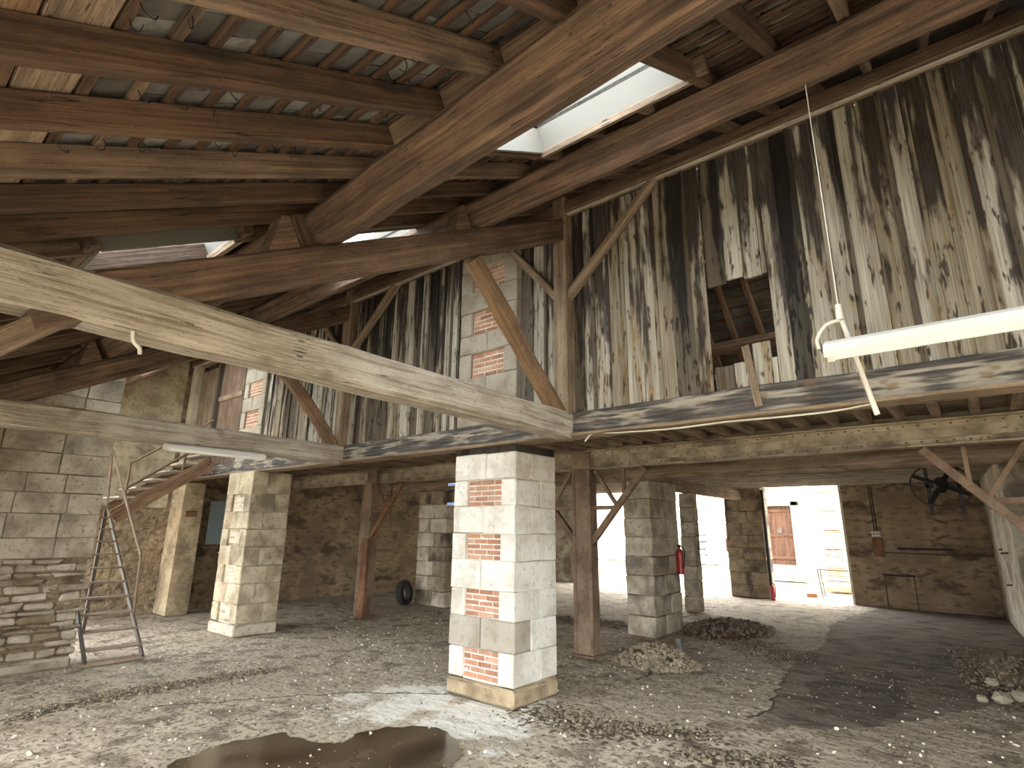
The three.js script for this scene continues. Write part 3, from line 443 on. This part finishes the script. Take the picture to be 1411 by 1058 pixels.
// ------------------------------------------------------------------ stairs
{
  const s = G('staircase', [0, 0, 0]); tag(s, 'open steel and timber staircase climbing to the mezzanine at the left', 'staircase');
  const zA = -2.85, zB = -3.58, X0 = -10.3, X1 = -13.4, YL = 2.36, n = 11;
  for (const z of [zA, zB]) timber('stringer', [X0, 0.04, z], [X1, YL, z], 0.03, 0.085, m.iron, s, { wob: 0, c: 0.003 });
  for (let k = 1; k <= n; k++) { const t = (k - 0.5) / n; M('tread', box(mix(X0, X1, t) - 0.13, mix(X0, X1, t) + 0.1, YL * k / n - 0.025, YL * k / n, zB + 0.02, zA - 0.02, 0.004), m.mid, s); }
  M('bottom_plank', box(-10.5, -10.3, 0, 0.05, zB - 0.02, zA + 0.05), m.mid, s);
  M('landing', box(-15.2, X1, YL - 0.06, YL, zB - 0.05, zA + 0.05), m.mid, s); for (const z of [zA, zB]) M('landing_leg', box(-13.46, -13.4, 0, YL - 0.06, z - 0.03, z + 0.03), m.iron, s);
  const za = -3.65, zb = -5.3, y1 = 3.52, k2 = 6;
  for (const x of [-13.05, -14.15]) timber('stringer', [x, YL - 0.22, za + 0.05], [x, y1 - 0.16, zb], 0.05, 0.26, m.midRed, s, { wob: 0.004, c: 0.006 });
  for (let k = 1; k <= k2; k++) { const t = k / k2, z = mix(za, zb, (k - 0.5) / k2), y = mix(YL, y1, t); M('tread', box(-14.15, -13.05, y - 0.04, y, z - 0.15, z + 0.14, 0.006, 0.004), m.tie, s); }
  rod('rail_post', [-13.4, YL, zB], [-13.75, 3.5, zB], 0.022, m.rust, s); rod('handrail', [-13.75, 3.5, zB], [-11.1, 1.5, zB], 0.022, m.rust, s); rod('rail_post', [-11.1, 1.5, zB], [-10.95, 0.45, zB], 0.02, m.rust, s); rod('rail_post', [-13.05, 2.3, -3.75], [-13.05, 3.2, -3.75], 0.022, m.rust, s); rod('handrail', [-13.05, 3.2, -3.75], [-13.05, 4.3, -5.2], 0.022, m.rust, s); rod('handrail', [-13.05, 2.7, -3.75], [-13.05, 3.85, -5.2], 0.03, m.midRed, s); rod('rail_post', [-13.05, 3.0, -4.7], [-13.05, 4.0, -4.8], 0.02, m.rust, s);
}

// ------------------------------------------------------------------ lamps
function stripLamp(label, L, mt) { const g = G('strip_lamp'); tag(g, label, 'lamp'); const s = new THREE.Shape([[-0.085, 0], [-0.03, 0.006], [-0.03, -0.012], [0.03, -0.012], [0.03, 0.006], [0.085, 0], [0.075, 0.03], [0.035, 0.06], [-0.035, 0.06], [-0.075, 0.03]].map((p) => new THREE.Vector2(...p))); const e = new THREE.ExtrudeGeometry(s, { depth: L, bevelEnabled: true, bevelSize: 0.006, bevelThickness: 0.006, bevelSegments: 1 }); e.rotateY(Math.PI / 2); metreUV(e); M('housing', e, m.enamel, g); const t = new THREE.CylinderGeometry(0.019, 0.019, L - 0.1, 12); t.rotateZ(Math.PI / 2); for (const z of [-0.055, 0.055]) M('tube', t, m.tube, g, [L / 2, -0.02, z]); for (const x of [0.03, L - 0.03]) M('end_cap', box(x - 0.02, x + 0.02, -0.042, 0.004, -0.08, 0.08), m.enamel, g); return g; }
{
  const z = -3.82, a = onZ(1130, 486, z), l = stripLamp('white twin-tube strip lamp hanging crooked before the board wall', 1.55); l.position.set(a.x + 0.035, a.y - 0.01, z); l.rotation.z = 0.004; l.rotation.x = 0.5;
  const hk = onZ(1156, 430, z), top = onZ(1112, 55, z); top.y = 5.22; top.x = hk.x;
  const w = G('lamp_hanger', [hk.x, hk.y, z]); tag(w, 'thin wire with a white cord that carries the strip lamp', 'wire');
  const loc = (p) => p.clone().sub(V(hk.x, hk.y, z)); M('wire', tubeGeo([loc(top), V(0, 0.05, 0)], 0.004, 1), m.cable, w); M('connector', new THREE.CylinderGeometry(0.018, 0.022, 0.1, 10), m.enamel, w, [0, 0.0, 0]);
  M('cord', tubeGeo([V(0, -0.05, 0), loc(onZ(1138, 448, z)), loc(onZ(1126, 468, z)), loc(onZ(1129, 481, z))], 0.011, 20, 8), m.cable, w);
  const r0 = onZ(1158, 436, z - 0.14), r1 = onZ(1209, 571, z - 0.14); tag(rod('hanging_rod', r0.toArray(), r1.toArray(), 0.016, m.cable), 'slanting pale rod hanging behind the strip lamp', 'rod');
  const c = []; for (const [px, py] of [[806, 608], [815, 598], [850, 596], [931, 590], [1000, 581], [1080, 574], [1150, 566], [1203, 556]]) c.push(onZ(px, py, WZ + 0.03)); tag(M('cable', tubeGeo(c, 0.009, 60), m.cable), 'pale cable tacked along the sill beam', 'cable');
  const b = stripLamp('white tube lamp fixed under the farther tie beam', 1.35); b.rotation.y = Math.PI / 2; b.position.set(-8.18, 2.99, -2.7); b.scale.set(1, 0.9, 0.8);
}

// ------------------------------------------------------------------ small things
{
  // spoked wheel under the ceiling
  const g = G('spoked_wheel', [-0.48, 2.84, -12.6]); tag(g, 'large dark spoked belt wheel hung from the ceiling at the rear right', 'wheel'); g.rotation.set(-0.5, 0.1, 0);
  g.rotation.set(0, 0, 0); const tilt = (q) => q.rotateX(-0.5).rotateY(0.1);
  M('rim', tilt(new THREE.TorusGeometry(0.45, 0.016, 8, 48)), m.iron, g); M('hub', tilt(new THREE.CylinderGeometry(0.1, 0.1, 0.2, 16).rotateX(Math.PI / 2)), m.blackIron, g); for (let k = 0; k < 4; k++) M('spoke', tilt(block(0.08, 0.44, 0.02, 0.004).translate(0, 0.22, 0).rotateZ(-(k * 1.571 + 0.5))), m.blackIron, g);
  for (const x of [-0.2, 0.25]) M('hanger', box(x - 0.03, x + 0.03, -0.5, 0.66, -0.16, -0.1), m.blackIron, g); M('axle_bar', box(-0.23, 0.28, -0.04, 0.04, -0.16, -0.1), m.blackIron, g);
  // fire extinguishers
  const ext = (label, x, y, z, s) => { const e = G('fire_extinguisher', [x, y, z]); tag(e, label, 'extinguisher'); const pr = [[0, 0], [0.075, 0], [0.08, 0.02], [0.08, 0.42], [0.06, 0.48], [0.025, 0.51], [0.022, 0.56], [0, 0.56]].map((p) => new THREE.Vector2(...p)); M('cylinder', new THREE.LatheGeometry(pr, 20), m.red, e); M('valve', box(-0.03, 0.03, 0.55, 0.6, -0.02, 0.05), m.blackIron, e); M('hose', tubeGeo([[0.03, 0.58, 0.03], [0.12, 0.5, 0.05], [0.11, 0.25, 0.05], [0.09, 0.12, 0.05]], 0.012), m.rubber, e); e.scale.setScalar(s); return e; };
  ext('red fire extinguisher hanging on the side of the dark stone pillar', -5.07, 1.12, -11.75, 1.0); ext('small red fire extinguisher standing at the foot of the black-stained pillar', -5.25, 0, -18.82, 0.85);
  // tyre
  const ty = G('tyre', [-12.25, 0, -10.35]); tag(ty, 'old black tyre leaning against the dark pillar', 'tyre'); const t = new THREE.LatheGeometry([[0.19, -0.08], [0.25, -0.1], [0.3, -0.09], [0.32, -0.05], [0.32, 0.05], [0.3, 0.09], [0.25, 0.1], [0.19, 0.08], [0.19, -0.08]].map((p) => new THREE.Vector2(...p)), 36); t.rotateZ(Math.PI / 2); const tm = M('tread', t, m.rubber, ty, [0, 0.32, 0]); tm.rotation.y = 0.35; tm.rotation.z = 0.12;
  // blue tubes from the pillar
  for (const y of [2.6, 2.33]) { const c = new THREE.CylinderGeometry(0.022, 0.022, 0.26, 12); c.rotateZ(Math.PI / 2); tag(M('pipe_stub', c, m.blue, null, [-5.66, y, -5.6]), y > 2.5 ? 'upper pale blue pipe stub on the white pillar' : 'lower pale blue pipe stub on the white pillar', 'pipe'); }
  // rear wall fittings
  const Z = -19.38; const fb = G('fuse_box', [-2.42, 1.35, Z]); tag(fb, 'old brown fuse board with white fuses on the rear wall', 'fuse box'); M('back_board', box(-0.13, 0.13, 0, 0.52, 0, 0.05), m.doorWood, fb); for (let r = 0; r < 2; r++) for (let k = 0; k < 3; k++) M('fuse', box(-0.11 + k * 0.075, -0.05 + k * 0.075, 0.55 + r * 0.09, 0.61 + r * 0.09, 0, 0.07), m.enamel, fb); for (const x of [-0.03, 0.03]) rod('conduit', [x, 0.7, 0.03], [x, 1.95, 0.03], 0.014, m.blackIron, fb);
  tag(rod('wall_pipe', [-2.3, 1.47, Z + 0.05], [-0.1, 1.45, Z + 0.05], 0.018, m.iron), 'long thin iron pipe along the rear wall', 'pipe'); tag(M('wall_rail', box(-1.97, -0.72, 1.56, 1.62, Z, Z + 0.08), m.blackIron), 'dark steel rail above the pipe on the rear wall', 'rail'); tag(M('wall_rail', box(-0.55, 0.1, 1.6, 1.66, Z, Z + 0.06), m.rust), 'short rusty rail on the rear wall near the corner', 'rail');
  const fm = G('metal_frame', [-2.02, 0, Z + 0.15]); tag(fm, 'thin metal frame leaning against the rear wall', 'frame'); rod('leg', [-0.34, 0, 0.05], [-0.34, 0.86, -0.08], 0.016, m.iron, fm); rod('leg', [0.34, 0, 0.05], [0.34, 0.86, -0.08], 0.016, m.iron, fm); M('top_bar', box(-0.37, 0.37, 0.84, 0.9, -0.12, -0.06), m.blackIron, fm);
  // wall shelf near the stairs
  const sh = G('wall_shelf', [-12.05, 1.45, -5.6]); tag(sh, 'small metal bracket shelf on the side of the dirty pillar', 'shelf'); M('shelf_board', box(-0.34, 0, 0, 0.02, -0.2, 0.2), m.tie, sh); const bs = new THREE.Shape([[0, 0], [-0.16, 0], [0, -0.22]].map((p) => new THREE.Vector2(...p))); M('bracket', metreUV(new THREE.ExtrudeGeometry(bs, { depth: 0.02, bevelEnabled: false })), m.blackIron, sh);
  // bench in the yard
  const be = G('yard_bench', [-3.85, 0, -20.9]); tag(be, 'pale metal bench standing in the yard behind the rear opening', 'bench'); M('bench_top', box(-0.5, 0.9, 0.83, 0.87, -0.2, 0.2), m.mid, be); M('shelf_board', box(-0.42, 0.9, 0.5, 0.53, -0.18, 0.18), m.tie, be); for (const z of [-0.18, 0.18]) { rod('leg', [-0.42, 0, z], [-0.5, 0.84, z], 0.018, m.iron, be); rod('leg', [0.85, 0, z], [0.88, 0.84, z], 0.018, m.iron, be); }
  tag(M('fallen_brick', block(0.3, 0.12, 0.14, 0.01, 0.01), m.brick[1], null, [-4.55, 0.06, -20.6]), 'broken reddish block lying in the yard opening', 'brick');
  // things at the rear openings
  tag(M('drain_pipe', tubeGeo([[-5.33, 3.3, -19.0], [-5.33, 1.6, -19.02], [-5.33, 0.0, -19.02]], 0.05, 12, 8), m.blackIron), 'dark drain pipe beside the black-stained pillar', 'pipe');
  ext('red fire extinguisher hung on the yard side of the black-stained pillar', -6.7, 1.35, -19.5, 0.9);
  const hk = G('hook_rack', [-5.86, 1.55, -14.8]); tag(hk, 'iron hooks sticking out of the pale concrete post', 'hook rack'); for (const [y, L] of [[0.35, 0.24], [0.18, 0.26], [0, 0.2], [-0.14, 0.25]]) rod('hook', [-0.02, y, 0], [L, y, 0.04], 0.014, m.blackIron, hk);
  const wh = G('wall_hooks', [0.2, 1.6, -16.5]); tag(wh, 'black iron spikes in the pale wall stub', 'hooks'); for (const [y, z] of [[1.0, -0.8], [1.05, 0.6], [0.1, -0.4], [0.05, 0.9], [-0.6, 0.3]]) rod('spike', [0.3, y, z], [-0.02, y - 0.02, z + 0.25], 0.016, m.blackIron, wh);
  // tile hooks of bent wire on the battens
  const hg = tubeGeo([[0, 0.02, 0], [0.0, -0.03, 0.01], [0.02, -0.05, 0.015], [0.04, -0.03, 0.01]], 0.0025, 8, 4); for (let i = 0; i < 70; i++) { const k = Math.floor(rr(0, 10)), q = M('wire_hook', hg, m.blackIron, roof, [rr(-3.3, -0.7), 0.128, -0.44 - k * 0.167]); q.rotation.y = rr(0, 6); }
  // rope ends on the long tie beam
  const p = onX(183, 456, -3.55); tag(M('rope_end', tubeGeo([p, onX(184, 470, -3.55), onX(192, 480, -3.55), onX(193, 488, -3.55)], 0.012, 16), m.cable), 'frayed grey rope end dangling under the long tie beam', 'rope');
}
// yard buildings
{
  const b = G('yard_building', [0, 0, -27]); tag(b, 'white rendered house with a brown plank door across the yard', 'building'); M('wall', box(-9.5, 3, 0, 7, -0.4, 0), m.render, b); M('threshold', box(-8.2, -6, 0, 0.62, 0, 0.5), m.render, b);
  const d = new THREE.Group(); d.name = 'door'; b.add(d); for (let k = 0; k < 5; k++) M('door_plank', box(-7.5 + k * 0.22, -7.285 + k * 0.22, 0.62, 3.1, 0.0, 0.05), m.yardDoor, d); for (const y of [0.85, 1.8, 2.85]) M('door_ledge', box(-7.5, -6.4, y, y + 0.14, 0.05, 0.08), m.yardDoor, d); M('lock_plate', box(-7.05, -6.85, 1.95, 2.15, 0.08, 0.1), m.iron, d);
  M('door_jamb', box(-6.38, -6.1, 0.62, 3.3, 0, 0.25), m.base, b); M('door_jamb', box(-7.72, -7.52, 0.62, 3.3, 0, 0.25), m.render, b); M('door_head', box(-7.72, -6.1, 3.12, 3.4, 0, 0.25), m.render, b);
  pillar('stone gate pier with small brick panels standing in the yard', -4.62, -3.8, -23, -23.7, [[0.5, 0.8], [1.14, 1.44], [1.8, 2.1], [2.46, 2.76], [3.12, 3.42]], 3.9, { pw: 0.27, mats: [m.white2, m.dirty] });
  const h = G('yard_barn', [-16, 0, -36]); tag(h, 'white gabled barn beyond the yard', 'building'); const s = new THREE.Shape([[-9, 0], [9, 0], [9, 5], [0, 9], [-9, 5]].map((p) => new THREE.Vector2(...p))); M('wall', metreUV(new THREE.ExtrudeGeometry(s, { depth: 8, bevelEnabled: false }).translate(0, 0, -8)), m.render, h); for (const q of [-1, 1]) { const rf = M('roof_slope', block(10.4, 0.2, 8.6, 0.02), m.tile[1], h, [q * 4.7, 7.0, -4]); rf.rotation.z = -q * 0.418; }
}
// ------------------------------------------------------------------ litter
{
  const stoneG = (r) => { const g = new THREE.IcosahedronGeometry(r, 0); const p = g.attributes.position; const k = rr(0, 50); for (let i = 0; i < p.count; i++) { const s = 1 + 0.5 * noise(p.getX(i) / r * 2 + k, p.getY(i) / r * 2 + p.getZ(i) / r * 1.3, 3); p.setXYZ(i, p.getX(i) * s, p.getY(i) * s * 0.7, p.getZ(i) * s); } g.computeVertexNormals(); return metreUV(g); };
  const inst = (name, label, cat, geo, mt, list, tint) => { const im = new THREE.InstancedMesh(geo, mt, list.length), o = new THREE.Object3D(), c = new THREE.Color(); list.forEach(([x, y, z, s], i) => { o.position.set(x, y, z); o.rotation.set(rr(0, 6), rr(0, 6), rr(0, 6)); o.scale.set(s * rr(0.7, 1.3), s * rr(0.5, 1), s * rr(0.7, 1.3)); o.updateMatrix(); im.setMatrixAt(i, o.matrix); const g = rr(...tint); im.setColorAt(i, c.setRGB(g, g * 0.96, g * 0.88)); }); im.name = numbered(name); im.castShadow = im.receiveShadow = true; tag(im, label, cat, null, 'stuff'); scene.add(im); };
  const chips = [], clods = [];
  for (let i = 0; i < 1300; i++) { const x = rr(-11, 2.5), z = rr(-11, -1.4); if (i % 4 && inPoly(shadedSlab, x, z)) continue; chips.push([x, floorH(x, z) + 0.006, z, rr(0.4, 1.5) * (rnd() < 0.08 ? 1.8 : 1)]); }
  for (let i = 0; i < 6500; i++) { const x = rr(-12, 2.5), z = rr(-13, -1.2), q = fbm(x * 0.8, z * 0.8, 91, 3); if (q > -0.02 || rnd() < 0.2) clods.push([x, floorH(x, z) + 0.004, z, rr(0.25, 0.9)]); }
  for (const [p, q, w] of litter) { const L = Math.hypot(p[0] - q[0], p[1] - q[1]); for (let i = 0; i < 260 * L * Math.min(1.4, w * 3); i++) { const t = rnd(), a = rr(0, 6.28), r = w * Math.sqrt(rnd()) * 1.2, x = mix(p[0], q[0], t) + Math.cos(a) * r, z = mix(p[1], q[1], t) + Math.sin(a) * r; clods.push([x, floorH(x, z) + 0.005, z, rr(0.4, 1.6)]); } }
  inst('paint_chips', 'white paint chips and lime flakes scattered over the floor', 'debris', stoneG(0.013), stone(T.whiteStone), chips, [0.75, 1]);
  inst('dirt_clods', 'dark crumbs of dirt and grit in bands on the floor', 'debris', stoneG(0.018), stone(T.rubbleStone), clods, [0.25, 0.75]);
  const heap = (name, label, c, R, H, n, tint, mt) => { const g = new THREE.CircleGeometry(1, 40, 0, Math.PI * 2); const sp = new THREE.RingGeometry(0.001, 1, 48, 14); sp.rotateX(-Math.PI / 2); const p = sp.attributes.position; for (let i = 0; i < p.count; i++) { const x = p.getX(i), z = p.getZ(i), r = Math.hypot(x, z); p.setXYZ(i, x * R[0], H * (1 - r * r) * (0.8 + 0.5 * fbm(x * 2.5, z * 2.5, n, 3)) - 0.02 + 0.02 * noise(x * 9, z * 9, n) * (1 - r), z * R[1]); } sp.computeVertexNormals(); const h = M(name, metreUV(sp), mt, null, [c.x, 0.0, c.z]); tag(h, label, 'rubble'); const L = []; for (let i = 0; i < n; i++) { const a = rr(0, 6.28), r = Math.sqrt(rnd()) * 1.15; L.push([c.x + Math.cos(a) * r * R[0], Math.max(0, H * (1 - r * r)) * 0.95 + 0.005, c.z + Math.sin(a) * r * R[1], rr(0.5, 2.4)]); } inst('rubble_stones', label.replace('heap', 'stones on the heap'), 'rubble', stoneG(0.018), stone(T.rubbleStone), L, tint); };
  heap('rubble_heap', 'grey gravel heap before the dark stone pillar', onY(905, 912), [0.62, 0.5], 0.26, 700, [0.5, 1], m.rubble); heap('earth_heap', 'low brown earth heap beside the pale concrete post', onY(1000, 868), [0.8, 1.3], 0.2, 600, [0.25, 0.6], stone(T.darkStone, 0xb09880)); heap('corner_heap', 'brown debris heap along the right wall', V(0.15, 0, -12.2), [0.6, 1.3], 0.16, 400, [0.3, 0.8], m.dark);
  const sl = M('slate_shard', block(0.1, 0.26, 0.03, 0.01, 0.03), m.tile[0], null, onY(937, 905).add(V(0, 0.13, 0)).toArray()); tag(sl, 'pointed grey slate shard stuck upright in the gravel heap', 'shard'); sl.rotation.z = 0.2;
  for (const [px, py, s, lb] of [[1368, 944, 0.15, 'rounded grey concrete lump set back behind the larger lumps'], [1383, 968, 0.2, 'largest grey concrete lump on the dark floor'], [1406, 966, 0.16, 'angular grey concrete lump next to the largest lump'], [1354, 966, 0.11, 'smallest grey concrete lump on the dark floor']]) { const p = onY(px, py); tag(M('concrete_lump', stoneG(s * 0.6), m.rubble, null, [p.x, s * 0.25, p.z]), lb, 'rubble', 'loose concrete lumps'); }
  const pk = onY(705, 1037); const pw = M('wood_splinter', block(0.2, 0.015, 0.05, 0.004, 0.006), m.tie, null, [pk.x, 0.01, pk.z]); tag(pw, 'pale wood splinter lying before the white pillar', 'splinter'); pw.rotation.y = -0.4;
  // puddle
  const P = [[232, 1058], [262, 1040], [310, 1024], [375, 1012], [420, 1018], [455, 1026], [500, 1010], [545, 1002], [600, 1004], [634, 1020], [640, 1040], [620, 1058], [560, 1090], [420, 1110], [280, 1090]].map(([x, y]) => onY(x, y)); const sh = new THREE.Shape(new THREE.SplineCurve([...P, P[0]].map((p) => new THREE.Vector2(p.x, -p.z))).getPoints(140).map((q) => new THREE.Vector2(q.x + 0.16 * fbm(q.x * 4, q.y * 4, 2, 4), q.y + 0.16 * fbm(q.x * 4, q.y * 4, 7, 4)))); const pg = new THREE.ExtrudeGeometry(sh, { depth: 0.004, bevelEnabled: false }); pg.rotateX(-Math.PI / 2);
  tag(M('puddle', metreUV(pg), mat({ map: T.rubbleStone, color: 0x8f8478, roughness: 0.14 }), null, [0, -0.002, 0]), 'dark brown puddle on the floor before the white pillar', 'puddle');
}
renderer.render(scene, camera);
